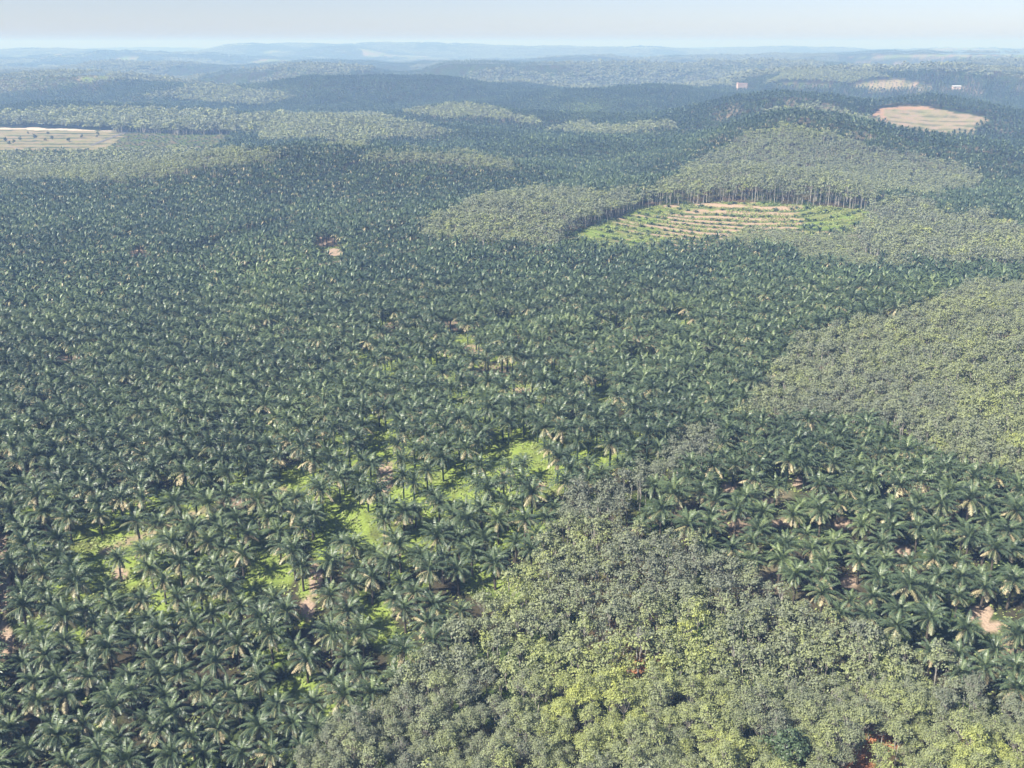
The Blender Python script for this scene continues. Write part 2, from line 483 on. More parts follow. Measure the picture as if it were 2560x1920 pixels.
    if lod <= 2:
        k = 4 if lod == 0 else 2
        z = np.linspace(-.6, th + .1, k)
        bend = r.normal(0, .18, 2)
        pts = np.stack([bend[0] * (z / th - 1) ** 2 * .8, bend[1] * (z / th - 1) ** 2 * .8, z], -1)
        rad = np.linspace(.36, .30, k) if lod else np.array([.42, .33, .32, .48])
        trunk.tube(pts, rad, 8 if lod == 0 else (4 if lod == 1 else 3))
    return crown, droop, trunk, th

def merged(*gs):
    out = Geo()
    for g in gs:
        if g.V:
            out.add(*g.get()[:2], *g.get()[2:])
    return out.get()

# ---------------------------------------------------------------- broadleaf trees (rubber and others)
def leaf_quads(r, c, nrm, size, aspect=.62):
    n = len(c)
    nrm = nrm / (np.linalg.norm(nrm, axis=1, keepdims=True) + 1e-9)
    a = np.cross(nrm, r.normal(0, 1, (n, 3)))
    a /= np.linalg.norm(a, axis=1, keepdims=True) + 1e-9
    b = np.cross(nrm, a)
    s = np.broadcast_to(size, (n,))[:, None]
    a, b = a * s, b * s * aspect
    k = .35
    return np.stack([c - a, c + b - a * .1 * k, c + a, c - b - a * .1 * k], 1)

def tree_template(seed, lod, H=11.5, R=2.6, fill=1.0, depth=5.0, n_leaf=None, leaf=None, lobes=None, limb=True):
    """crown Geo and trunk Geo; fill < 1 leaves bare twigs showing"""
    r = np.random.default_rng(seed)
    crown, trunk = Geo(), Geo()
    H = H * r.uniform(.93, 1.07)
    nl = lobes or {0: 24, 1: 16, 2: 8, 3: 4, 4: 3}[lod]
    base = H - depth
    lob = []
    for i in range(nl):
        a = i * 2.399963 + r.normal(0, .3)
        q = math.sqrt((i + .5) / nl)
        rr = R * .86 * q * r.uniform(.6, 1.2)
        z = base + depth * (.78 - .45 * q ** 2) * r.uniform(.6, 1.25) + r.normal(0, .45)
        lob.append((rr * math.cos(a), rr * math.sin(a), z, R * r.uniform(.22, .36) * (1 if lod < 2 else 1.35)))
    lob = np.array(lob)
    nq = n_leaf or {0: 1200, 1: 420, 2: 120, 3: 34, 4: 12}[lod]
    nq = max(4, int(nq * fill))
    sz = leaf or {0: .17, 1: .29, 2: .56, 3: 1.15, 4: 2.0}[lod]
    k = r.integers(0, nl, nq)
    d = r.normal(0, 1, (nq, 3))
    d[:, 2] = np.abs(d[:, 2]) * 1.0 - .25
    d /= np.linalg.norm(d, axis=1, keepdims=True)
    c = lob[k, :3] + d * lob[k, 3:4] * (r.uniform(.35, 1.15, (nq, 1)) + (r.random((nq, 1)) < .35) * r.uniform(0, 1.3, (nq, 1))) * np.array([1.0, 1.0, .85])
    ltone = r.normal(0, .07, nl)
    nr = d + r.normal(0, .45, (nq, 3)) + np.array([0, 0, .65])
    crown.quads(leaf_quads(r, c, nr, sz * r.uniform(.65, 1.3, nq)), 0.0, ltone[k] + r.normal(0, .045, nq))
    if limb and lod <= 3:
        fork = H * r.uniform(.36, .48)
        if lod >= 2:
            pts = np.array([[0, 0, -.5], [r.normal(0, .2), r.normal(0, .2), base + depth * .35]])
            trunk.tube(pts, [.26, .16] if lod == 2 else [.26, .16], 3)
        else:
            lean = r.normal(0, .35, 2)
            trunk.tube([[0, 0, -.5], [lean[0] * .5, lean[1] * .5, fork * .5], [lean[0], lean[1], fork]], [.17, .14, .12], 6 if lod == 0 else 4)
            st = np.array([lean[0], lean[1], fork])
            for i in range(nl if lod == 0 else 5):
                e = lob[i, :3] - np.array([0, 0, lob[i, 3] * .25])
                mid = st * .5 + e * .5 + np.array([r.normal(0, .2), r.normal(0, .2), -.35])
                trunk.tube([st, mid, e], [.085, .06, .035], 4 if lod == 0 else 3)
                if lod == 0:
                    nt = 3 if fill > .7 else 7
                    for _ in range(nt):
                        v = r.normal(0, 1, 3)
                        v[2] = abs(v[2]) + .5
                        v /= np.linalg.norm(v)
                        p0 = mid + (e - mid) * r.uniform(.5, 1)
                        trunk.tube([p0, p0 + v * lob[i, 3] * r.uniform(1.0, 1.7)], [.045, .022], 3)
    return crown, trunk

# ---------------------------------------------------------------- where things stand
def lattice(s, x0, x1, y0, y1, ang, jit, seed, tri=True):
    """planting grid points in a box: X, Y, row, column"""
    ca, sa = math.cos(ang), math.sin(ang)
    cs = np.array([[x, y] for x in (x0, x1) for y in (y0, y1)])
    u = cs[:, 0] * ca + cs[:, 1] * sa
    v = -cs[:, 0] * sa + cs[:, 1] * ca
    dv = s * (.866 if tri else 1.0)
    j = np.arange(math.floor(v.min() / dv), math.ceil(v.max() / dv) + 1)
    i = np.arange(math.floor(u.min() / s), math.ceil(u.max() / s) + 1)
    I, J = np.meshgrid(i, j)
    I, J = I.ravel(), J.ravel()
    U = (I + (.5 * (J & 1) if tri else 0)) * s + (_hash(I, J, seed) - .5) * 2 * jit
    V = J * dv + (_hash(I, J, seed + 7) - .5) * 2 * jit
    X, Y = U * ca - V * sa, U * sa + V * ca
    wx = (vnoise(X / 60., Y / 60., seed + 3) - .5) * jit * 3.0
    wy = (vnoise(X / 60. + 30, Y / 60., seed + 4) - .5) * jit * 3.0
    X, Y = X + wx, Y + wy
    m = (X > x0) & (X < x1) & (Y > y0) & (Y < y1)
    return X[m], Y[m], J[m], I[m]

def in_view(X, Y, Z, mx=330, top=40, bot=420):
    px, py, dp = project(X, Y, Z)
    return (px > -mx) & (px < 2212 + mx) & (py < 1659 + bot) & (py > top) & (dp > 30)

# openings in the palm stand, seen from the hilltop: centre, half width, half height, 'cover' or 'soil'
SPOTS = [(190, 1152, 70, 20, 1), (215, 1210, 26, 26, 1), (280, 1245, 26, 18, 1), (565, 1195, 24, 18, 1), (602, 1245, 36, 24, 1), (695, 1182, 26, 36, 1),
         (668, 1268, 24, 28, 1), (735, 1085, 40, 18, 1), (785, 1122, 24, 32, 1), (820, 948, 26, 40, 1), (925, 1125, 26, 30, 1), (825, 1358, 26, 48, 1),
         (795, 1318, 18, 26, 1), (590, 1415, 22, 18, 1), (655, 1487, 46, 18, 1), (722, 1538, 18, 22, 1), (980, 1040, 18, 40, 1), (1075, 1005, 18, 24, 1),
         (1095, 955, 18, 22, 1), (830, 698, 26, 9, 1), (1100, 692, 26, 12, 1), (1002, 740, 22, 18, 1), (785, 770, 15, 20, 1), (840, 800, 16, 12, 1), (1330, 690, 18, 7, 1),
         (1470, 690, 16, 12, 1), (1200, 800, 22, 12, 1), (1305, 850, 20, 26, 1), (1165, 1010, 22, 36, 1), (1290, 965, 16, 22, 1), (1385, 765, 18, 8, 1), (945, 785, 30, 10, 1),
         (1140, 935, 18, 20, 1), (990, 870, 15, 12, 1), (920, 1000, 20, 12, 1), (660, 1340, 14, 18, 1), (545, 1250, 20, 10, 1),
         (832, 1030, 18, 36, 2), (680, 1250, 14, 34, 2), (665, 1315, 14, 24, 2), (5, 1280, 18, 40, 2), (8, 1380, 20, 36, 2), (0, 1180, 14, 30, 2),
         (845, 706, 18, 8, 2), (1062, 805, 40, 10, 2), (1015, 755, 30, 10, 2), (975, 705, 26, 10, 2), (1130, 845, 24, 9, 2), (140, 775, 46, 7, 2), (705, 522, 24, 10, 2), (722, 545, 16, 8, 2),
         (1160, 1048, 22, 10, 2), (1660, 1085, 18, 10, 2), (1825, 1130, 20, 14, 2), (1575, 1052, 16, 9, 2), (2120, 1325, 26, 20, 2), (2140, 1352, 22, 14, 2), (1835, 1255, 22, 10, 2), (1950, 1190, 16, 10, 2),
         (1725, 1045, 14, 8, 2), (300, 548, 22, 8, 2), (260, 1240, 16, 14, 2), (1690, 1130, 22, 9, 2)]
GAPS_RUBBER = [(1890, 1600, 46, 30), (1850, 1650, 34, 30), (1375, 1440, 22, 14), (2130, 1470, 34, 16)]

TRACKS = [([(400, 575), (480, 535), (600, 500), (700, 492), (860, 474)], 4.0), ([(560, 372), (640, 362), (700, 358)], 3.5), ([(230, 1190), (420, 1110), (610, 1060)], 3.0),
          ([(1460, 700), (1330, 745), (1150, 790), (1000, 800)], 3.0), ([(520, 600), (760, 560), (900, 540)], 3.0)]

def track_mask(X, Y, px, py, dp, grow=0.0):
    """1 on the harvest tracks"""
    r = np.zeros(px.shape)
    for pts, w in TRACKS:
        for (x0, y0), (x1, y1) in zip(pts[:-1], pts[1:]):
            a, b = ground_on(x0, y0), ground_on(x1, y1)
            dx, dy = b[0] - a[0], b[1] - a[1]
            t = np.clip(((X - a[0]) * dx + (Y - a[1]) * dy) / (dx * dx + dy * dy), 0, 1)
            q = np.hypot(X - a[0] - t * dx, Y - a[1] - t * dy)
            r = np.maximum(r, 1 - sstep(w * .5 + grow, w * .5 + grow + 1.2, q))
    return r

def spot_mask(px, py, kind):
    r = np.zeros(px.shape)
    for cx, cy, rx, ry, k in SPOTS:
        if k == kind:
            r = np.maximum(r, 1.35 - np.hypot((px - cx) / rx, (py - cy) / ry))
    return r
# ---------------------------------------------------------------- the ground: one sheet to the horizon
dY = np.concatenate([14 * np.exp(np.arange(0, math.log(580 / 14), .0085)), np.arange(580, 1000, 1.5),
                     1000 * np.exp(np.arange(0, math.log(2000 / 1000), .0038)), 2000 * np.exp(np.arange(0, math.log(45000 / 2000), .012)), [46000.0]])
tX = np.linspace(-1.0, 1.0, 760)
GY, GT = np.meshgrid(dY, tX, indexing='ij')
GX = GT * (GY + 30.0)

def terrace_phase(X, Y, var):
    """contour benches on the cleared slopes: 0..1 across a bench, and the bench number"""
    p = {0: 13.0, 1: 21.0, 2: 46.0, 3: 30.0}.get(var, 20.0)
    if var == 0:
        cx, cy = place(1590, 905, 8)
        rr = np.hypot((X - cx) * .92, Y - cy) + 16 * fbm(X / 45., Y / 45., 77, 3)
    else:
        rr = Y + 30 * fbm(X / 150., Y / 150., 78, 3)
    q = rr / p
    return q - np.floor(q), np.floor(q)

def ground_height(X, Y):
    Z = terrain(X, Y)
    k, v = landuse(X, Y, Z)
    m = (k == BARE) & (v == 0)
    f, _ = terrace_phase(X, Y, 0)
    Z = Z + np.where(m, .9 * (sstep(.0, .25, f) - f), 0.0)
    m = (k == BARE) & ((v == 1) | (v == 2))
    f, _ = terrace_phase(X, Y, 1)
    Z = Z + np.where(m, 1.3 * (sstep(.0, .25, f) - f), 0.0)
    return Z

GZ = ground_height(GX, GY)
GK, GV = landuse(GX, GY, GZ)
gpx, gpy, _ = project(GX, GY, GZ)

def lerp(a, b, t):
    return a + (b - a) * t[..., None]

def ground_colour(X, Y, K, V, px, py):
    n1 = fbm(X / 3.0, Y / 3.0, 51, 3)
    n2 = fbm(X / 28.0, Y / 28.0, 55, 3)
    n3 = fbm(X / 9.0, Y / 9.0, 58, 3)
    litter = np.array([.060, .052, .034]); green = np.array([.055, .085, .028]); soil = np.array([.39, .30, .225]); red = np.array([.42, .19, .10])
    lime = np.array([.25, .335, .075]); grass = np.array([.17, .24, .06]); dark = np.array([.035, .058, .028]); pale = np.array([.58, .50, .42])
    col = lerp(np.broadcast_to(litter, X.shape + (3,)), green, sstep(.35, .65, n3))
    w = (fbm(X / 5.0, Y / 5.0, 61, 3) - .5) * .9
    core = np.exp(-((px - 950) / 420.0) ** 2 - ((py - 980) / 330.0) ** 2) + .80 * np.exp(-((px - 250) / 300.0) ** 2 - ((py - 1230) / 220.0) ** 2)
    cov = np.maximum(sstep(.15, .45, spot_mask(px, py, 1) + w * .6), sstep(.42, .60, core * .55 + n3 * .5 - .05))
    cov = cov * (K == PALM) * (np.hypot(X, Y) < 700)
    col = lerp(col, lime * .95, cov * (.55 + .45 * sstep(.3, .6, n1)))
    so = sstep(.15, .4, spot_mask(px, py, 2) + w * .5) * (K == PALM)
    so = np.maximum(so, sstep(.60, .72, n2) * (K == PALM) * .6 * (px > 1450))
    col = lerp(col, soil, so)
    tk = track_mask(X, Y, px, py, None) * (K == PALM) * (np.hypot(X, Y) < 1400)
    col = lerp(col, soil * .8, tk * .8)
    rb = (K == RUBBER)
    g = np.zeros(X.shape)
    for cx, cy, rx, ry in GAPS_RUBBER:
        g = np.maximum(g, 1.4 - np.hypot((px - cx) / rx, (py - cy) / ry))
    col = lerp(col, red, rb * np.clip(sstep(.1, .5, g + w * .5) * .9 + .12 * sstep(.55, .75, n2), 0, 1))
    # cleared, terraced hill
    m = (K == BARE) & (V == 0)
    f, b = terrace_phase(X, Y, 0)
    side = sstep(1380, 1500, px) * (1 - sstep(1690, 1760, px)) * sstep(430, 450, py)
    f2 = f + (n1 - .5) * .35
    hb = _hash(b, b * 0, 5)
    n4 = fbm(X / 16., Y / 9., 63, 3)
    bare_f = sstep(.44, .56, .34 * side + .62 * n4 + .14 * hb - .02)
    bench = lerp(np.broadcast_to(lime * np.array([.74, .62, 1.05]), X.shape + (3,)), soil * np.array([1.0, .98, .94]), bare_f * (1 - sstep(.60, .70, f2)))
    cc = lerp(bench, np.broadcast_to(grass * 1.05, X.shape + (3,)), sstep(.42, .58, n3))
    cc = np.where((bare_f > .5)[..., None], bench, cc)
    stripe = sstep(.60, .70, f2) * (1 - sstep(.94, 1.0, f2))
    cc = lerp(cc, np.broadcast_to(dark * 1.5, X.shape + (3,)), stripe * sstep(.36, .56, fbm(X / 11., Y / 11., 66, 2)) * .85)
    col = np.where(m[..., None], cc, col)
    m = (K == BARE) & ((V == 1) | (V == 2) | (V == 3))
    fa, b = terrace_phase(X, Y, 1)
    fb, _ = terrace_phase(X, Y, 2)
    f = np.where(V == 2, fb, fa)
    f2 = f + (n1 - .5) * .2
    s2 = np.where(V == 2, .80, .85)
    cc = lerp(np.broadcast_to(grass * .9, X.shape + (3,)), soil * np.where(V == 2, .80, .84)[..., None], np.clip(s2 - .15 + 1.0 * (n3 - .45), 0, 1))
    cc = lerp(cc, np.broadcast_to(dark * 1.3, X.shape + (3,)), sstep(.50, .58, f2) * (1 - sstep(.93, 1, f2)) * sstep(.38, .52, fbm(X / 24., Y / 14., 67, 3)) * np.where(V == 3, .0, np.where(V == 1, .6, .85)))
    strip = (V == 2) & (py < 281.5 + (px - 130) * .015) & (px < 262)
    cc = np.where(strip[..., None], pale, cc)
    edge = (V == 1) & ((py < 236) | (px < 1912))
    cc = np.where(edge[..., None], soil * np.array([.98, .84, .76]), cc)
    col = np.where(m[..., None], cc, col)
    m = (K == YOUNG)
    col = np.where(m[..., None], lerp(np.broadcast_to(soil * .42, X.shape + (3,)), grass * .6, sstep(.3, .62, n3)), col)
    m = (K == BARE) & (V == 4)
    col = np.where(m[..., None], lerp(np.broadcast_to(grass, X.shape + (3,)), soil * .75, sstep(.4, .7, n2)), col)
    # far country reads as canopy from here on
    far = sstep(8500, 10500, np.hypot(X, Y)) * (K != BARE)
    canopy = lerp(np.broadcast_to(np.array([.03, .06, .035]), X.shape + (3,)), np.array([.09, .12, .06]), sstep(.4, .7, fbm(X / 260., Y / 260., 91, 4)))
    col = lerp(col, canopy, far)
    return col

GC = ground_colour(GX, GY, GK, GV, gpx, gpy)
ny, nx = GX.shape
idx = np.arange(ny * nx).reshape(ny, nx)
GF = np.stack([idx[:-1, :-1], idx[:-1, 1:], idx[1:, 1:], idx[1:, :-1]], -1).reshape(-1, 4)

m, nt, out = new_mat("plantation_soil")
ca = N(nt, "ShaderNodeAttribute", attribute_name="soil_colour")
geo = N(nt, "ShaderNodeNewGeometry")
nz = N(nt, "ShaderNodeTexNoise", Scale=1.7, Detail=6.0)
nt.links.new(geo.outputs["Position"], nz.inputs["Vector"])
rr = ramp(nt, [(.25, (.62, .60, .58)), (.75, (1.25, 1.22, 1.2))])
nt.links.new(nz.outputs["Fac"], rr.inputs[0])
mu = N(nt, "ShaderNodeMix", data_type='RGBA', blend_type='MULTIPLY')
mu.inputs[0].default_value = 1.0
nt.links.new(ca.outputs["Color"], mu.inputs[6])
nt.links.new(rr.outputs[0], mu.inputs[7])
bs = N(nt, "ShaderNodeBsdfPrincipled", Roughness=.95)
bs.inputs["Specular IOR Level"].default_value = .1
bp = N(nt, "ShaderNodeBump", Strength=.6, Distance=.3)
nt.links.new(nz.outputs["Fac"], bp.inputs["Height"])
nt.links.new(bp.outputs[0], bs.inputs["Normal"])
nt.links.new(mu.outputs[2], bs.inputs["Base Color"])
nt.links.new(bs.outputs[0], out.inputs[0])
M_SOIL = m
me = quad_mesh("ground", np.stack([GX, GY, GZ], -1).reshape(-1, 3), GF, M_SOIL, smooth=True)
at = me.color_attributes.new("soil_colour", 'FLOAT_COLOR', 'POINT')
at.data.foreach_set("color", np.concatenate([GC.reshape(-1, 3), np.ones((ny * nx, 1))], 1).astype(np.float32).ravel())
ground = bpy.data.objects.new("ground", me)
ground["kind"] = "structure"
ground["label"] = "rolling ground of the plantation, soil and low green cover, out to the horizon"
C.objects.link(ground)

# ---------------------------------------------------------------- planting
def spot_hit(px, py, dp, kinds, grow):
    cr = 4.2 * LENS_PX / dp * grow
    r = np.zeros(px.shape, bool)
    for cx, cy, rx, ry, k in SPOTS:
        if k in kinds:
            r |= (np.hypot((px - cx) / (rx + cr), (py - cy) / (ry + cr)) < 1)
    return r

# yards kept clear round the two far buildings
CLEAR = [((1602 - CX) / LENS_PX * (2545 * CP + 110 * SP), 2545, 22), ((2065 - CX) / LENS_PX * (2425 * CP + 106 * SP), 2425, 19)]

def plant(kinds, s, y0, y1, d0, d1, hc, ang, jit, seed, width=.80):
    x1 = width * (y1 + 80)
    X, Y, J, I = lattice(s, -x1, x1, y0, y1, ang, jit, seed)
    D = np.hypot(X, Y)
    m = (D >= d0) & (D < d1)
    X, Y, J, I, D = X[m], Y[m], J[m], I[m], D[m]
    Z = ground_height(X, Y)
    m = in_view(X, Y, Z + hc, 900) if y1 < 700 else in_view(X, Y, Z + hc, 450)
    X, Y, Z, J, I, D = X[m], Y[m], Z[m], J[m], I[m], D[m]
    K, V = landuse(X, Y, Z)
    m = np.isin(K, kinds)
    for hx, hy, hr in CLEAR:
        m &= np.hypot(X - hx, Y - hy) > hr
    return {k: a[m] for k, a in dict(X=X, Y=Y, Z=Z, J=J, I=I, D=D, K=K, V=V).items()}

def P3(d, m=slice(None)):
    return np.stack([d["X"][m], d["Y"][m], d["Z"][m]], -1)

ANG = math.radians(6.0)
palms = [plant([PALM], 7.7, 60, 570, 0, 560, 9, ANG, 1.6, 5), plant([PALM], 7.9, 350, 1200, 560, 1200, 9, ANG, 1.7, 5), plant([PALM], 8.3, 900, 2700, 1200, 2700, 9, ANG, 1.8, 5),
         plant([PALM], 10.0, 2000, 5900, 2700, 5900, 9, ANG, 2.2, 5)]
A = palms[0]
px, py, dp = project(A["X"], A["Y"], A["Z"] + 7.5)
keep = ~spot_hit(px, py, dp, (1, 2), .34)
keep &= _hash(A["I"], A["J"], 91) > .03 + .03 * np.exp(-((px - 950) / 380.) ** 2 - ((py - 950) / 300.) ** 2)
keep &= track_mask(A["X"], A["Y"], px, py, dp, 2.2) < .5
for k in A:
    A[k] = A[k][keep]
B = palms[1]
px, py, dp = project(B["X"], B["Y"], B["Z"] + 7.5)
keep = ~spot_hit(px, py, dp, (1, 2), .3)
keep &= track_mask(B["X"], B["Y"], px, py, dp, 3.0) < .5
keep &= _hash(B["I"], B["J"], 91) > .04
for k in B:
    B[k] = B[k][keep]

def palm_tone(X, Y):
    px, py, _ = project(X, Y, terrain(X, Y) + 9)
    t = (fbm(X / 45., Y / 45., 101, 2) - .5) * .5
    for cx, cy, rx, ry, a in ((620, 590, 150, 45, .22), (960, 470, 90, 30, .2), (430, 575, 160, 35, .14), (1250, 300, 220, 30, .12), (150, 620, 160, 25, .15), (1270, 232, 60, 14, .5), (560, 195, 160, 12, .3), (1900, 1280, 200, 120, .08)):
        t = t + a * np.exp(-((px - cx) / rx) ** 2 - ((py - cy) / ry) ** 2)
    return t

rubbers = [plant([RUBBER], 4.0, 60, 660, 0, 650, 11, math.radians(-9), 1.0, 15), plant([RUBBER, MIXED], 4.6, 350, 1200, 650, 1200, 11, math.radians(4), 1.2, 16),
           plant([RUBBER, MIXED], 5.8, 900, 2700, 1200, 2700, 11, 0.1, 2.2, 17), plant([RUBBER, MIXED], 12.0, 2000, 5900, 2700, 5900, 11, 0.1, 4.5, 18)]
Rn = rubbers[0]
px, py, dp = project(Rn["X"], Rn["Y"], Rn["Z"] + 9)
gap = np.zeros(px.shape, bool)
for cx, cy, rx, ry in GAPS_RUBBER:
    gap |= np.hypot((px - cx) / (rx + 2), (py - cy) / (ry + 2)) < 1
lx, ly = ground_on(1695, 1690)
keep = ~gap & (np.hypot(Rn["X"] - lx, Rn["Y"] - ly) > 4.5) & (_hash(Rn["I"], Rn["J"], 92) > .02)
for k in Rn:
    Rn[k] = Rn[k][keep]

def rubber_tone(d):
    """yellow-green flush on the knoll, grey-green belts round it, greyer estates further off"""
    px, py, _ = project(d["X"], d["Y"], d["Z"] + 10)
    n = fbm(d["X"] / 22., d["Y"] / 22., 121, 3)
    t = .36 + 1.0 * (n - .5)
    V, D = d["V"], d["D"]
    near = (V == 0) & (D < 449)
    knoll = np.exp(-((px - 1370) / 470.) ** 2 - ((py - 1480) / 230.) ** 2) + .9 * np.exp(-((px - 2130) / 160.) ** 2 - ((py - 1600) / 90.) ** 2)
    belt = np.exp(-((px - 1400) / 260.) ** 2 - ((py - 1080) / 110.) ** 2) + .6 * np.exp(-((px - 1850) / 220.) ** 2 - ((py - 1370) / 70.) ** 2)
    t = np.where(near, .36 + .34 * knoll - .14 * belt + .8 * (n - .5), t)
    t = np.where((V == 1) & (D < 653), .36 + .08 * sstep(1800, 2150, px) * sstep(560, 720, py) + .5 * (n - .5), t)
    t = np.where(V == 2, .40 + .5 * (n - .5), t)
    t = np.where(V == 3, .42 + .35 * (n - .5), t)
    t = np.where((V == 4) & (D > 780), .36 + .06 * (px < 900) + .4 * (n - .5) + .22 * np.exp(-((py - 275) / 14.) ** 2) * (px > 1500) * (px < 1900), t)
    t = np.clip(t, .06, .82)
    t = np.where(d["K"] == MIXED, .38 + .7 * (n - .5), t)
    return t

# nearest 300 of each kind in the picture stand alone; the rest are a mass
def nearest(d, hc, n=300):
    px, py, dp = project(d["X"], d["Y"], d["Z"] + hc)
    vis = (px > -15) & (px < 2227) & (py > 0) & (py < 1659 + 25)
    o = np.argsort(np.where(vis, dp, 1e9))[:n]
    m = np.zeros(len(dp), bool)
    m[o] = True
    return m

selP = nearest(palms[0], 8)
selR = nearest(rubbers[0], 10)

rng = np.random.default_rng(3)
T_P = {1: [merged(*palm_template(200 + i, 1, old=[.3, .8, 1.2, .5, 1.0, .3][i])[:3]) for i in range(6)],
       2: [merged(*palm_template(300 + i, 2, old=[.3, .7, 1.0, .5][i])[:3]) for i in range(4)],
       3: [merged(palm_template(400 + i, 3, old=.3)[0], palm_template(400 + i, 3, old=.3)[1]) for i in range(4)],
       4: [merged(palm_template(500 + i, 4, old=.3)[0], palm_template(500 + i, 4, old=.3)[1]) for i in range(3)]}
for k in (1, 2, 3, 4):
    print("palm lod", k, [len(t[1]) for t in T_P[k]])
bulk = Bulk()
A = palms[0]
m = ~selP
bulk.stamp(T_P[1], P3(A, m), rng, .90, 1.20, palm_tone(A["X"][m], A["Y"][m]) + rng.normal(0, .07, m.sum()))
for d, k, a, b in ((palms[1], 2, .88, 1.18), (palms[2], 3, .92, 1.16), (palms[3], 4, 1.0, 1.3)):
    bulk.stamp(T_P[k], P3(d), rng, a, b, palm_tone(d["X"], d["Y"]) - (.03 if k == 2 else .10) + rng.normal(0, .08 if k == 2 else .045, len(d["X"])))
# leafy edge on the left side of the clearing
E = []
edge = [(1215, 530), (1228, 510), (1300, 475), (1400, 450), (1480, 437), (1560, 433)]
for (x0, y0), (x1, y1) in zip(edge[:-1], edge[1:]):
    a, b = np.array(ground_at(x0, y0, 6.0)), np.array(ground_at(x1, y1, 6.0))
    for t in np.arange(0, 1, 2.4 / np.linalg.norm(b - a)):
        E.append(a + (b - a) * t + rng.normal(0, 2.2, 2) + np.array([-1.0, 3.0]))
E = np.array(E)
EDGE = np.concatenate([E, ground_height(E[:, 0], E[:, 1])[:, None]], 1)
# the last, farthest woods
xs = lattice(28.0, -7600, 7600, 4000, 12500, .2, 12.0, 33)
X, Y = xs[0], xs[1]
D = np.hypot(X, Y)
mm = (D > 5900) & (np.abs(X) < .60 * Y)
X, Y = X[mm], Y[mm]
Z = terrain(X, Y)
FK, _ = landuse(X, Y, Z)
FP = np.stack([X, Y, Z], -1)
farc = tree_template(950, 4, H=12, R=17, depth=5, n_leaf=7, leaf=7.0, limb=False)[0].get()
def far_woods(target, msk):
    P = FP[msk]
    target.add(*stamp(farc, P, rng.uniform(0, 6.28, len(P)), rng.uniform(.7, 1.3, len(P)), .3 + rng.normal(0, .12, len(P))))
far_woods(bulk, FK == PALM)
o = bpy.data.objects.new("oil_palm_plantation", bulk.mesh("oil_palm_plantation", M_PALM))
o["kind"] = "stuff"; o["label"] = "dense oil palm plantation rolling away over the hills"; o["category"] = "plantation"
o.color = (0, 0, 0, 1)
C.objects.link(o)
print("palm mass", sum(len(p[1]) for p in bulk.parts), [len(p["X"]) for p in palms])

FILL = {0: 1.0, 1: .9, 2: .75, 3: .9, 4: .9}
T_R = {1: [], 2: [], 3: [], 4: []}
for i in range(6):
    c, t = tree_template(600 + i, 1, fill=[1, .9, .8, .55, 1, .7][i])
    tt = t.get()
    T_R[1].append((c.get(), tt))
for i in range(5):
    c, t = tree_template(700 + i, 2, H=12.5, R=2.9, fill=[1, .9, .7, .5, 1][i])
    T_R[2].append((c.get(), t.get()))
for i in range(4):
    c, t = tree_template(800 + i, 3, H=12, R=3.3)
    T_R[3].append((c.get(), t.get()))
for i in range(4):
    c, t = tree_template(900 + i, 4, H=12, R=6.2, depth=5.5, limb=False)
    T_R[4].append((c.get(), None))
bc, bt = Bulk(), Bulk()
for d, k, a, b, msk in ((rubbers[0], 1, .78, 1.16, ~selR), (rubbers[1], 2, .80, 1.14, None), (rubbers[2], 3, .85, 1.15, None), (rubbers[3], 4, .8, 1.2, None)):
    msk = np.ones(len(d["X"]), bool) if msk is None else msk
    P = P3(d, msk)
    V = d["V"][msk]; Kd = d["K"][msk]
    tone = rubber_tone(d)[msk] + rng.normal(0, .10 if k < 4 else .05, len(P)) - (.12 if k == 4 else 0)
    pick = rng.integers(0, len(T_R[k]), len(P))
    qx, qy, _ = project(P[:, 0], P[:, 1], P[:, 2])
    wall = (V == 2) & (qx > 1420) & (qx < 1900) & (qy > 415)
    low = np.where((V == 3) & (Kd == RUBBER) & (d["D"][msk] < 900), .58, 1.0) * np.where(Kd == MIXED, rng.uniform(.75, 1.5, len(P)), 1.0) * np.where(wall, np.where(qx > 1600, 1.32, 1.12) * rng.uniform(.85, 1.1, len(P)), 1.0)
    for j, (tc, ttk) in enumerate(T_R[k]):
        q = pick == j
        nq = int(q.sum())
        if not nq:
            continue
        sc = rng.uniform(a, b, nq)
        hs = sc * low[q] * rng.uniform(.82, 1.14, nq)
        sc = sc * np.where(Kd[q] == MIXED, rng.uniform(1.0, 1.9, nq), 1.0)
        rt = rng.uniform(0, 6.283, nq)
        bc.add(*stamp(tc, P[q], rt, sc, tone[q], hs))
        if ttk is not None and k <= 3:
            sel = np.ones(nq, bool) if k <= 2 else (d["D"][msk][q] < 1800)
            if sel.any():
                bt.add(*stamp(ttk, P[q][sel], rt[sel], sc[sel], tone[q][sel] * 0, hs[sel]))
nE = len(EDGE)
for j in range(len(T_R[2])):
    q = np.arange(nE) % len(T_R[2]) == j
    bc.add(*stamp(T_R[2][j][0], EDGE[q], rng.uniform(0, 6.28, q.sum()), rng.uniform(.7, 1.0, q.sum()), rng.normal(.12, .1, q.sum()), rng.uniform(.35, .75, q.sum())))
far_woods(bc, (FK != PALM) & (FK != BARE))
o = bpy.data.objects.new("rubber_forest", bc.mesh("rubber_forest", M_RUBBER))
o["kind"] = "stuff"; o["label"] = "grey-green rubber woods spread in patches between the palms"; o["category"] = "woods"
o.color = (0, 0, 0, 1)
C.objects.link(o)
t = bpy.data.objects.new("stems", bt.mesh("stems", M_BARK))
t["kind"] = "stuff"
t.parent = o
C.objects.link(t)
print("rubber mass", sum(len(p[1]) for p in bc.parts), [len(p["X"]) for p in rubbers], len(FP))
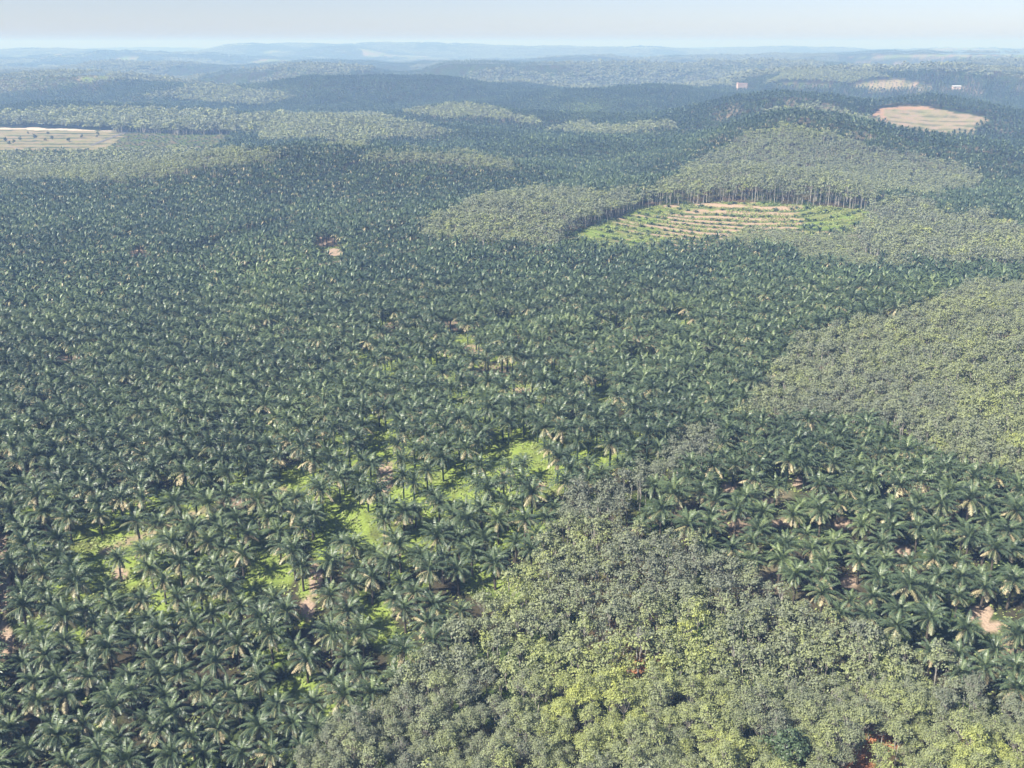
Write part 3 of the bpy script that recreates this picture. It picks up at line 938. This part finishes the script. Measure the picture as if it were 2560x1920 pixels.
# ---------------------------------------------------------------- single things
def thing(name, label, cat, loc=(0, 0, 0), rz=0.0, group=None):
    o = bpy.data.objects.new(name, None)
    o.empty_display_size = .5
    C.objects.link(o)
    o.location = loc
    o.rotation_euler = (0, 0, rz)
    o["label"] = label
    o["category"] = cat
    if group:
        o["group"] = group
    return o

def part(name, me, parent, label=None, color=None):
    o = bpy.data.objects.new(name, me)
    o.parent = parent
    if label:
        o["label"] = label
    if color is not None:
        o.color = color
    C.objects.link(o)
    return o

def copy_thing(root, loc, rz, scl, label, color):
    r = root.copy()
    C.objects.link(r)
    r.location, r.rotation_euler, r.scale = loc, (0, 0, rz), scl
    r["label"] = label
    for ch in root.children:
        c = ch.copy()
        c.parent = r
        c.color = color
        C.objects.link(c)
    return r

def gmesh(name, g, mat, smooth=False):
    V, F, A, T = g.get()
    return quad_mesh(name, V, F, mat, A, T, smooth)

ORD = ("zeroth first second third fourth fifth sixth seventh eighth ninth tenth eleventh twelfth thirteenth fourteenth fifteenth sixteenth "
       "seventeenth eighteenth nineteenth twentieth").split()
TENS = {20: "twenty", 30: "thirty", 40: "forty", 50: "fifty"}
def ordinal(n):
    if n <= 20:
        return ORD[n]
    t = n // 10 * 10
    return {30: "thirtieth", 40: "fortieth", 50: "fiftieth"}.get(n) or TENS[t] + "-" + ORD[n - t]

# -- the 300 nearest oil palms
TRAIT = ["dense dark green oil palm", "oil palm with pale lower fronds", "oil palm with yellowed drooping skirt", "tall spiky oil palm",
         "bushy upright oil palm", "shaggy oil palm with tan skirt", "wide-spreading oil palm", "oil palm with thin crown"]
OLDS = [.40, .9, 1.1, .7, .3, 1.3, .6, 1.0]
NFS = [36, 34, 32, 29, 34, 36, 33, 25]
SPR = [1.0, 1.0, 1.0, .92, .95, 1.02, 1.12, 1.0]
proto = []
for i in range(8):
    c, dr, tk, th = palm_template(100 + i, 0, old=OLDS[i], nf=NFS[i], spread=SPR[i])
    proto.append((gmesh("palm_crown", c, M_PALM), gmesh("palm_drooping_fronds", dr, M_PALM), gmesh("palm_trunk", tk, M_PTRUNK, True)))
A = palms[0]
ii = np.nonzero(selP)[0]
px, py, dp = project(A["X"], A["Y"], A["Z"] + 7.5)
right = np.where(py < 1090, px > 1300 + (1090 - py) * 1.37, px > 1300)
rnk = {}
for side in (False, True):
    rows = sorted({int(A["J"][i]) for i in ii if right[i] == side})
    for r, j in enumerate(rows):
        mem = sorted([i for i in ii if right[i] == side and A["J"][i] == j], key=lambda q: px[q])
        for k, i in enumerate(mem):
            rnk[i] = (r + 1, k + 1, side)
ptone = palm_tone(A["X"], A["Y"])
roots = {}
prng = np.random.default_rng(71)
for i in ii:
    v = int(prng.integers(0, 8))
    row, col, side = rnk[i]
    lab = f"{TRAIT[v]}, {ordinal(col)} from left, {ordinal(row)} row up, {'right' if side else 'left'}-hand grove"
    sc = float(prng.uniform(.82, 1.10) * (.92 + .14 * sstep(180, 330, A["D"][i]))) * (1.08 if v == 3 else 1)
    scl = (sc, sc, sc * float(prng.uniform(.88, 1.12)) * (1.12 if v == 3 else 1))
    colr = (float(np.clip(.02 + ptone[i] + prng.normal(0, .08), -.3, .5)), 0, 0, 1)
    loc = (float(A["X"][i]), float(A["Y"][i]), float(A["Z"][i]))
    rz = float(prng.uniform(0, 6.283))
    if v not in roots:
        t = thing("oil_palm", lab, "oil palm", loc, rz, "oil palms standing in the near groves")
        t.scale = scl
        part("crown", proto[v][0], t, color=colr)
        part("drooping_fronds", proto[v][1], t, "older hanging fronds, drier than the crown" if OLDS[v] > .3 else None, colr)
        part("trunk", proto[v][2], t)
        roots[v] = t
    else:
        copy_thing(roots[v], loc, rz, scl, lab, colr)

# -- the 300 nearest rubber trees
RT = [("yellow-green leafy rubber tree", 1.0, 1.0), ("full mid-green rubber tree", 1.0, .95), ("round-crowned rubber tree", .95, 1.1), ("loose-crowned rubber tree", .75, 1.05),
      ("thin grey-green rubber tree", .55, 1.0), ("sparse twiggy rubber tree", .36, .95), ("nearly bare grey rubber tree", .10, .95)]
rproto = []
for i, (_, fill, wide) in enumerate(RT):
    for s in range(2):
        c, t = tree_template(1000 + 10 * i + s, 0, R=2.6 * wide, fill=fill, n_leaf=1900)
        rproto.append((gmesh("rubber_crown", c, M_RUBBER), gmesh("rubber_trunk", t, M_TWIG if i >= 5 else M_BARK, True)))
A = rubbers[0]
ii = np.nonzero(selR)[0]
px, py, dp = project(A["X"], A["Y"], A["Z"] + 10)
tone = rubber_tone(A)
rows = sorted({int(A["J"][i]) for i in ii})
rnk = {}
for r, j in enumerate(rows):
    for k, i in enumerate(sorted([i for i in ii if A["J"][i] == j], key=lambda q: px[q])):
        rnk[i] = (r + 1, k + 1)
roots = {}
for i in ii:
    tn = float(tone[i] + prng.normal(0, .09))
    u = prng.random()
    if tn > .55:
        v = 0 if u < .6 else (3 if u < .85 else 2)
    elif tn > .28:
        v = [1, 2, 3, 4][int(prng.integers(0, 4))] if u > .05 else 5
    else:
        v = [1, 3, 4, 1, 2][int(prng.integers(0, 5))] if u > .14 else (6 if u < .05 else 5)
    row, col = rnk[i]
    lab = f"{RT[v][0]}, {ordinal(col)} from left in {ordinal(row)} planting row up, bottom wood"
    key = v * 2 + int(prng.integers(0, 2))
    sc = float(prng.uniform(.80, 1.18))
    scl = (sc, sc, sc * float(prng.uniform(.84, 1.12)))
    colr = (tn, 0, 0, 1)
    loc = (float(A["X"][i]), float(A["Y"][i]), float(A["Z"][i]))
    rz = float(prng.uniform(0, 6.283))
    if key not in roots:
        t = thing("rubber_tree", lab, "rubber tree", loc, rz, "rubber trees of the bottom wood")
        t.scale = scl
        part("crown", rproto[key][0], t, color=colr)
        part("trunk", rproto[key][1], t)
        roots[key] = t
    else:
        copy_thing(roots[key], loc, rz, scl, lab, colr)

# -- young palms on the terraced clearing
def young_template(seed, R=2.2):
    r = np.random.default_rng(seed)
    g = Geo()
    for i in range(13):
        az = i * 2.4 + r.normal(0, .2)
        e0 = math.radians(r.uniform(25, 80))
        t = np.linspace(0, 1, 4)
        pit = e0 - math.radians(70) * t ** 1.3
        L = R * r.uniform(.9, 1.3)
        xs = np.concatenate([[0], np.cumsum(np.cos(pit[1:]) * L / 3)])
        zs = np.concatenate([[0], np.cumsum(np.sin(pit[1:]) * L / 3)]) + .35
        w = np.array([.12, .42, .40, .08])
        ca, sa = math.cos(az), math.sin(az)
        a = np.stack([xs * ca + w * sa, xs * sa - w * ca, zs], -1)
        b = np.stack([xs * ca - w * sa, xs * sa + w * ca, zs], -1)
        g.quads(np.stack([a[:-1], b[:-1], b[1:], a[1:]], 1), 0, .35 + r.normal(0, .08))
    k = Geo()
    k.tube([[0, 0, -.3], [0, 0, .45]], [.28, .2], 5)
    return g, k
yp = []
for i in range(4):
    g, k = young_template(40 + i)
    yp.append((gmesh("young_palm_crown", g, M_PALM), gmesh("young_palm_stump", k, M_PTRUNK)))
cx, cy = place(1590, 905, 8)
pts = []
for b in range(1, 60):
    for x in np.arange(-150, 150, 7.0):
        X = cx + x + prng.uniform(-1.5, 1.5)
        rr = (b + .78 + prng.uniform(-.1, .1)) * 13.0 - 8.0
        q = rr * rr - ((X - cx) * .92) ** 2
        if q > 0 and prng.random() > .12:
            pts.append((X, cy - math.sqrt(q) + prng.uniform(-.8, .8), b))
pts = np.array(pts)
Z = ground_height(pts[:, 0], pts[:, 1])
K, V = landuse(pts[:, 0], pts[:, 1], Z)
ok = (K == BARE) & (V == 0)
pts, Z = pts[ok], Z[ok]
px, py, dp = project(pts[:, 0], pts[:, 1], Z)
benches = sorted(set(pts[:, 2]))
root = {}
n_young = 0
for r, b in enumerate(benches):
    mem = sorted([i for i in range(len(pts)) if pts[i, 2] == b], key=lambda q: px[q])
    for k, i in enumerate(mem):
        if n_young >= 300:
            continue
        n_young += 1
        v = int(prng.integers(0, 4))
        lab = f"low young oil palm, {ordinal(k + 1)} from left on {ordinal(r + 1)} terrace from top of clearing"
        sc = float(prng.uniform(.8, 1.4))
        loc = (float(pts[i, 0]), float(pts[i, 1]), float(Z[i]))
        colr = (float(prng.normal(-.22, .08)), 0, 0, 1)
        if v not in root:
            t = thing("young_palm", lab, "young palm", loc, float(prng.uniform(0, 6.28)), "young palms on the terraced clearing")
            t.scale = (sc, sc, sc)
            part("crown", yp[v][0], t, color=colr)
            part("stump", yp[v][1], t)
            root[v] = t
        else:
            copy_thing(root[v], loc, float(prng.uniform(0, 6.28)), (sc, sc, sc), lab, colr)
print("young palms", n_young)
# plots of young palms far off, past counting
yb = Bulk()
X, Y, J, I = lattice(10.0, -1200, 1800, 1100, 4900, .1, 2.4, 61)
Z = ground_height(X, Y)
K, V = landuse(X, Y, Z)
ok = (K == YOUNG) | ((K == BARE) & (V == 3))
yb.stamp([young_template(50 + i, 2.4)[0].get() for i in range(3)], np.stack([X, Y, Z], -1)[ok], rng, .7, 1.15, rng.normal(-.2, .08, int(ok.sum())))
print("far young", int(ok.sum()))
o = bpy.data.objects.new("young_palm_plots", yb.mesh("young_palm_plots", M_PALM))
o["kind"] = "stuff"; o["label"] = "far plots of newly planted palms on pale ground"; o["category"] = "plantation"
o.color = (0, 0, 0, 1)
C.objects.link(o)

# -- low creeping cover between the near palms
X = rng.uniform(-260, 330, 520000)
Y = rng.uniform(130, 720, 520000)
Z = terrain(X, Y)
px, py, dp = project(X, Y, Z)
K, V = landuse(X, Y, Z)
n3 = fbm(X / 9., Y / 9., 58, 3)
w = (fbm(X / 5., Y / 5., 61, 3) - .5) * .9
core = np.exp(-((px - 950) / 420.0) ** 2 - ((py - 980) / 330.0) ** 2) + .80 * np.exp(-((px - 250) / 300.0) ** 2 - ((py - 1230) / 220.0) ** 2)
cov = np.maximum(sstep(.15, .45, spot_mask(px, py, 1) + w * .6), sstep(.42, .60, core * .55 + n3 * .5 - .05))
gr = np.zeros(X.shape)
for gx_, gy_, rx, ry in ((1960, 1650, 60, 30), (1700, 1600, 60, 40), (1870, 1590, 20, 14), (1760, 1500, 40, 20)):
    gr = np.maximum(gr, 1.4 - np.hypot((px - gx_) / rx, (py - gy_) / ry))
ok = ((cov > .35) & (K == PALM)) | ((gr > .4) & (K == RUBBER))
fern = ~ok & (fbm(X / 7., Y / 7., 133, 3) > .44) & (rng.random(len(X)) < .55) & (spot_mask(px, py, 2) < .3) & (track_mask(X, Y, px, py, dp) < .3) & ((K == PALM) | (K == RUBBER))
ok &= fbm(X / 2.2, Y / 2.2, 131, 2) > .40
ok |= fern
ok &= (px > -60) & (px < 2280) & (py < 1720)
P = np.stack([X, Y, Z], -1)[ok]
r = np.random.default_rng(9)
n = len(P)
c = P + np.stack([r.normal(0, .1, n), r.normal(0, .1, n), r.uniform(.05, .45, n)], -1)
nr = np.stack([r.normal(0, .5, n), r.normal(0, .5, n), np.ones(n)], -1)
g = Geo()
g.quads(leaf_quads(r, c, nr, r.uniform(.30, .62, n)), 0.0, .58 + r.normal(0, .2, n) - .25 * (K[ok] == RUBBER) - .35 * fern[ok])
# weeds and scrub over the terraced clearing
sx, sy = place(1540, 790, 5)
X = rng.uniform(sx - 160, sx + 160, 150000)
Y = rng.uniform(640, 960, 150000)
Z = ground_height(X, Y)
K, V = landuse(X, Y, Z)
f, _ = terrace_phase(X, Y, 0)
ok = (K == BARE) & (V == 0) & (fbm(X / 12., Y / 8., 141, 3) + .25 * ((f > .6) & (f < .95)) > .56)
P = np.stack([X, Y, Z], -1)[ok]
n = len(P)
c = P + np.stack([r.normal(0, .1, n), r.normal(0, .1, n), r.uniform(.1, 1.1, n)], -1)
nr = np.stack([r.normal(0, .8, n), r.normal(0, .8, n), np.ones(n)], -1)
g.quads(leaf_quads(r, c, nr, r.uniform(.35, .8, n)), 0.0, .30 + r.normal(0, .18, n) + .5 * (fbm(P[:, 0] / 30., P[:, 1] / 30., 143, 2) - .5))
o = bpy.data.objects.new("ground_cover", gmesh("ground_cover", g, M_COVER))
o["kind"] = "stuff"; o["label"] = "lime-green creeper covering the soil between the palms"; o["category"] = "ground cover"
C.objects.link(o)
print("cover", n)

# -- one dark broadleaf tree and one bare pole of a tree in the bottom wood
def lone_tree(name, label, cat, px, py, seed, H, R, fill, colr, mat=M_RUBBER, bark=M_BARK, n_leaf=900, depth=6.0, leaf=.34):
    X, Y = ground_at(px, py, 4.0)
    X, Y = np.array([X]), np.array([Y])
    for _ in range(6):
        Z = terrain(X, Y)
        x, y = ground_at(px, py, float(Z[0]))
        X, Y = np.array([x]), np.array([y])
    c, t = tree_template(seed, 0, H=H, R=R, fill=fill, depth=depth, n_leaf=n_leaf, leaf=leaf)
    o = thing(name, label, cat, (float(X[0]), float(Y[0]), float(terrain(X, Y)[0])))
    part("crown", gmesh(name + "_crown", c, mat), o, color=colr)
    part("trunk", gmesh(name + "_trunk", t, bark, True), o)
    return o
lone_tree("dark_tree", "dark green dense bushy tree low in the bottom wood beside the red soil gap", "tree", 1695, 1690, 2001, 14.5, 4.4, 1.0, (.58, 0, 0, 1), M_PALM, M_BARK, 1500, 8.5, .36)
lone_tree("dead_tree", "tall leafless grey tree leaning over a small red soil hole in bottom wood", "dead tree", 1378, 1462, 2002, 14.5, 1.6, .02, (.2, 0, 0, 1), M_RUBBER, M_TWIG, 400, 5.0)
lone_tree("forest_tree", "rounded dark tree rising where the rubber strip meets both palm groves", "tree", 1250, 1120, 2003, 14, 4.2, 1.0, (.05, 0, 0, 1), M_RUBBER, M_BARK, 1300, 7.5, .36)

# -- bushes left on the bare field far left
for k, (bx, by, s) in enumerate([(12, 305, 2.6), (30, 309, 2.0), (44, 303, 2.2), (76, 300, 2.8), (98, 304, 1.8), (113, 303, 2.4), (148, 306, 2.2), (177, 298, 2.2), (211, 290, 2.0), (210, 296, 1.8), (172, 279, 1.6), (104, 289, 1.8), (60, 288, 1.5), (20, 313, 2.4)]):
    x, y = ground_at(bx, by, 2.5)
    c, t = tree_template(2100 + k, 1, H=3.0, R=2.2, depth=2.6, n_leaf=110, leaf=.55)
    where = ["near the left frame edge", "in the lowest bench", "above the lowest bench", "with a tall round head", "low between two benches", "by the field middle", "on the lowest visible bench", "beside the road foot",
             "upper one beside the road", "lower one beside the road", "just under the white strip", "alone high on the field", "small and high left", "dark and half hidden by woods"][k]
    o = thing("field_bush", f"dark bush left standing on the terraced bare field, {where}", "bush", (x, y, float(ground_height(np.array([x]), np.array([y]))[0]) - .2), 0, "bushes on the bare terraced field")
    o.scale = (s * .6, s * .6, s * .8)
    part("foliage", gmesh("bush_foliage", c, M_PALM), o, color=(.05, 0, 0, 1))
    part("stem", gmesh("bush_stem", t, M_BARK), o)

# -- graded road down the side of the bare field
g = Geo()
L = []
for t in np.linspace(0, 1, 60):
    bx, by = 278 + (196 - 278) * t, 283.5 + (315 - 283.5) * t
    L.append(ground_at(bx, by, 2.2))
L = np.array(L)
d = np.gradient(L, axis=0)
d /= np.linalg.norm(d, axis=1, keepdims=True)
nrm = np.stack([-d[:, 1], d[:, 0]], -1)
rows = []
for off in (-3.2, -1.0, 1.0, 3.2):
    q = L + nrm * off
    rows.append(np.concatenate([q, (ground_height(q[:, 0], q[:, 1]) + .35)[:, None]], 1))
for a, b in zip(rows[:-1], rows[1:]):
    g.quads(np.stack([a[:-1], a[1:], b[1:], b[:-1]], 1))
M_ROAD = plain_material("gravel", (.11, .105, .105), (.19, .18, .175), .4, .95, .1)
o = bpy.data.objects.new("dirt_road", gmesh("dirt_road", g, M_ROAD))
o["kind"] = "structure"; o["label"] = "grey gravel road running down the edge of the bare field"
C.objects.link(o)

# -- buildings far off
def box(g, x0, x1, y0, y1, z0, z1):
    v = [(x, y, z) for z in (z0, z1) for x, y in ((x0, y0), (x1, y0), (x1, y1), (x0, y1))]
    g.add(v, [(3, 2, 1, 0), (4, 5, 6, 7), (0, 1, 5, 4), (1, 2, 6, 5), (2, 3, 7, 6), (3, 0, 4, 7)])

def yard(k, py_top):
    """the cleared yard k, its ground and the height of a roof seen at py_top"""
    X, Y, _ = CLEAR[k]
    zb = float(terrain(np.array([X]), np.array([Y]))[0])
    zt = CAM_H + math.tan(math.atan((CY - py_top) / LENS_PX) - PITCH) * Y
    print("yard", k, X, Y, zb, zt)
    return X, Y, zb, zt

M_WALL = plain_material("pale_plaster", (.48, .36, .31), (.60, .47, .41), .15, .8)
M_RED = plain_material("weathered_red", (.40, .26, .23), (.52, .36, .33), .2, .8)
M_DARK = plain_material("dark_opening", (.10, .10, .11), (.16, .16, .17), .5, .4)
M_WHITE = plain_material("white_sheet_roof", (.48, .49, .50), (.58, .58, .58), .3, .5)
X, Y, zb, zt = yard(0, 179.5)
Hb = max(zt - zb, 14)
o = thing("pink_building", "pale pinkish square block of a building rising above the far palm ridge", "building", (X, Y, zb), .12)
g = Geo(); box(g, -12, 12, -6, 6, -1, Hb - 1.2)
part("wall", gmesh("block_wall", g, M_WALL), o)
g = Geo(); box(g, -12.4, 12.4, -6.4, 6.4, Hb - 1.2, Hb)
rf = part("roof", gmesh("block_roof", g, M_RED), o)
g = Geo(); box(g, -13, -9, -3, 2, Hb, Hb + 1.6)
part("tank_room", gmesh("block_tank_room", g, M_WALL), rf)
g = Geo(); box(g, -12.2, -1, -6.25, -6.003, Hb * .62, Hb - 1.3)
part("upper_panel", gmesh("block_panel", g, M_RED), o, "faded red upper part of the wall")
wm = None
for r in range(5):
    for k in range(8):
        g = Geo(); box(g, -.7, .7, -.02, .1, -.6, .6)
        if wm is None:
            wm = gmesh("block_window", g, M_DARK)
        w = part("window", wm, o)
        w.location = (-10.5 + k * 3.0, -6.27, Hb * (.16 + .16 * r))
X, Y, zb, zt = yard(1, 187)
Hb = max(zt - zb, 8)
o = thing("white_shed", "long low shed with bright white roof among palms at far right", "shed", (X, Y, zb), -.08)
g = Geo(); box(g, -9, 9, -4.5, 4.5, -1, Hb - 2.2)
part("wall", gmesh("shed_wall", g, M_WALL), o)
g = Geo()
g.quads(np.array([[(-9.8, -5.8, Hb - 2.2), (9.8, -5.8, Hb - 2.2), (9.8, 0, Hb), (-9.8, 0, Hb)], [(-9.8, 0, Hb), (9.8, 0, Hb), (9.8, 5.8, Hb - 2.2), (-9.8, 5.8, Hb - 2.2)],
                  [(-9.8, -5.8, Hb - 2.2), (-9.8, 0, Hb), (-9.8, 0, Hb), (-9.8, 5.8, Hb - 2.2)], [(9.8, -5.8, Hb - 2.2), (9.8, 0, Hb), (9.8, 0, Hb), (9.8, 5.8, Hb - 2.2)]]))
part("roof", gmesh("shed_roof", g, M_WHITE), o)

# ---------------------------------------------------------------- light, sky, air
SUN_EL = math.radians(44)
sv = np.array([-.78, -.50])
sv = sv / np.linalg.norm(sv)
sdir = (sv[0] * math.cos(SUN_EL), sv[1] * math.cos(SUN_EL), math.sin(SUN_EL))
from mathutils import Vector
sl = bpy.data.lights.new("sun", 'SUN')
sl.energy = 5.0
sl.angle = math.radians(.5)
sl.color = (1.0, .96, .89)
so = bpy.data.objects.new("sun", sl)
so.rotation_euler = Vector(sdir).to_track_quat('Z', 'Y').to_euler()
so.location = (-200, -80, 400)
C.objects.link(so)
w = bpy.data.worlds.new("World")
bpy.context.scene.world = w
w.use_nodes = True
nt = w.node_tree
nt.nodes.clear()
sky = nt.nodes.new("ShaderNodeTexSky")
sky.sky_type = 'NISHITA'
sky.sun_disc = False
sky.sun_elevation = SUN_EL
sky.sun_rotation = math.atan2(sv[0], sv[1])
sky.altitude = 150
sky.air_density, sky.dust_density, sky.ozone_density = .60, .6, .3
bg = nt.nodes.new("ShaderNodeBackground")
bg.inputs[1].default_value = .067
ow = nt.nodes.new("ShaderNodeOutputWorld")
tint = N(nt, "ShaderNodeMix", data_type='RGBA', blend_type='MULTIPLY')
tint.inputs[0].default_value = 1.0
tint.inputs[7].default_value = (1.06, .985, 1.04, 1)
nt.links.new(sky.outputs[0], tint.inputs[6])
nt.links.new(tint.outputs[2], bg.inputs[0])
nt.links.new(bg.outputs[0], ow.inputs[0])

HAZE = 2.5e-4
mh, nt, out = new_mat("hazy_air")
pv = nt.nodes.new("ShaderNodeVolumePrincipled")
pv.inputs["Color"].default_value = (.30, .49, .86, 1)
pv.inputs["Density"].default_value = HAZE
pv.inputs["Density Attribute"].default_value = ""
pv.inputs["Absorption Color"].default_value = (.62, .58, 0, 1)
pv.inputs["Anisotropy"].default_value = 0.0
nt.links.new(pv.outputs[0], out.inputs["Volume"])
try:
    mh.cycles.homogeneous_volume = True
except Exception:
    pass
g = Geo()
zlo = float(min(GZ.min(), 0)) - 1.0
box(g, -60000, 60000, -60, 47000, zlo, 178)
hz = bpy.data.objects.new("haze", gmesh("haze", g, mh))
hz["kind"] = "stuff"
hz["label"] = "pale blue haze hanging over the lowlands"
C.objects.link(hz)

cam = bpy.data.cameras.new("camera")
cam.sensor_width = 36
cam.lens = LENS_PX / 2212 * 36
cam.clip_start, cam.clip_end = 1, 120000
co = bpy.data.objects.new("camera", cam)
co.location = (0, 0, CAM_H)
co.rotation_euler = (math.pi / 2 - PITCH, 0, 0)
C.objects.link(co)
sc = bpy.context.scene
sc.camera = co
sc.render.engine = 'CYCLES'
cy_ = sc.cycles
cy_.use_denoising = True
cy_.max_bounces = 5
cy_.diffuse_bounces = 3
cy_.glossy_bounces = 1
cy_.transmission_bounces = 3
cy_.volume_bounces = 2
cy_.caustics_reflective = cy_.caustics_refractive = False
sc.view_settings.view_transform = 'Standard'
sc.view_settings.look = 'None'
sc.view_settings.exposure = 1.06
sc.view_settings.gamma = 1.0
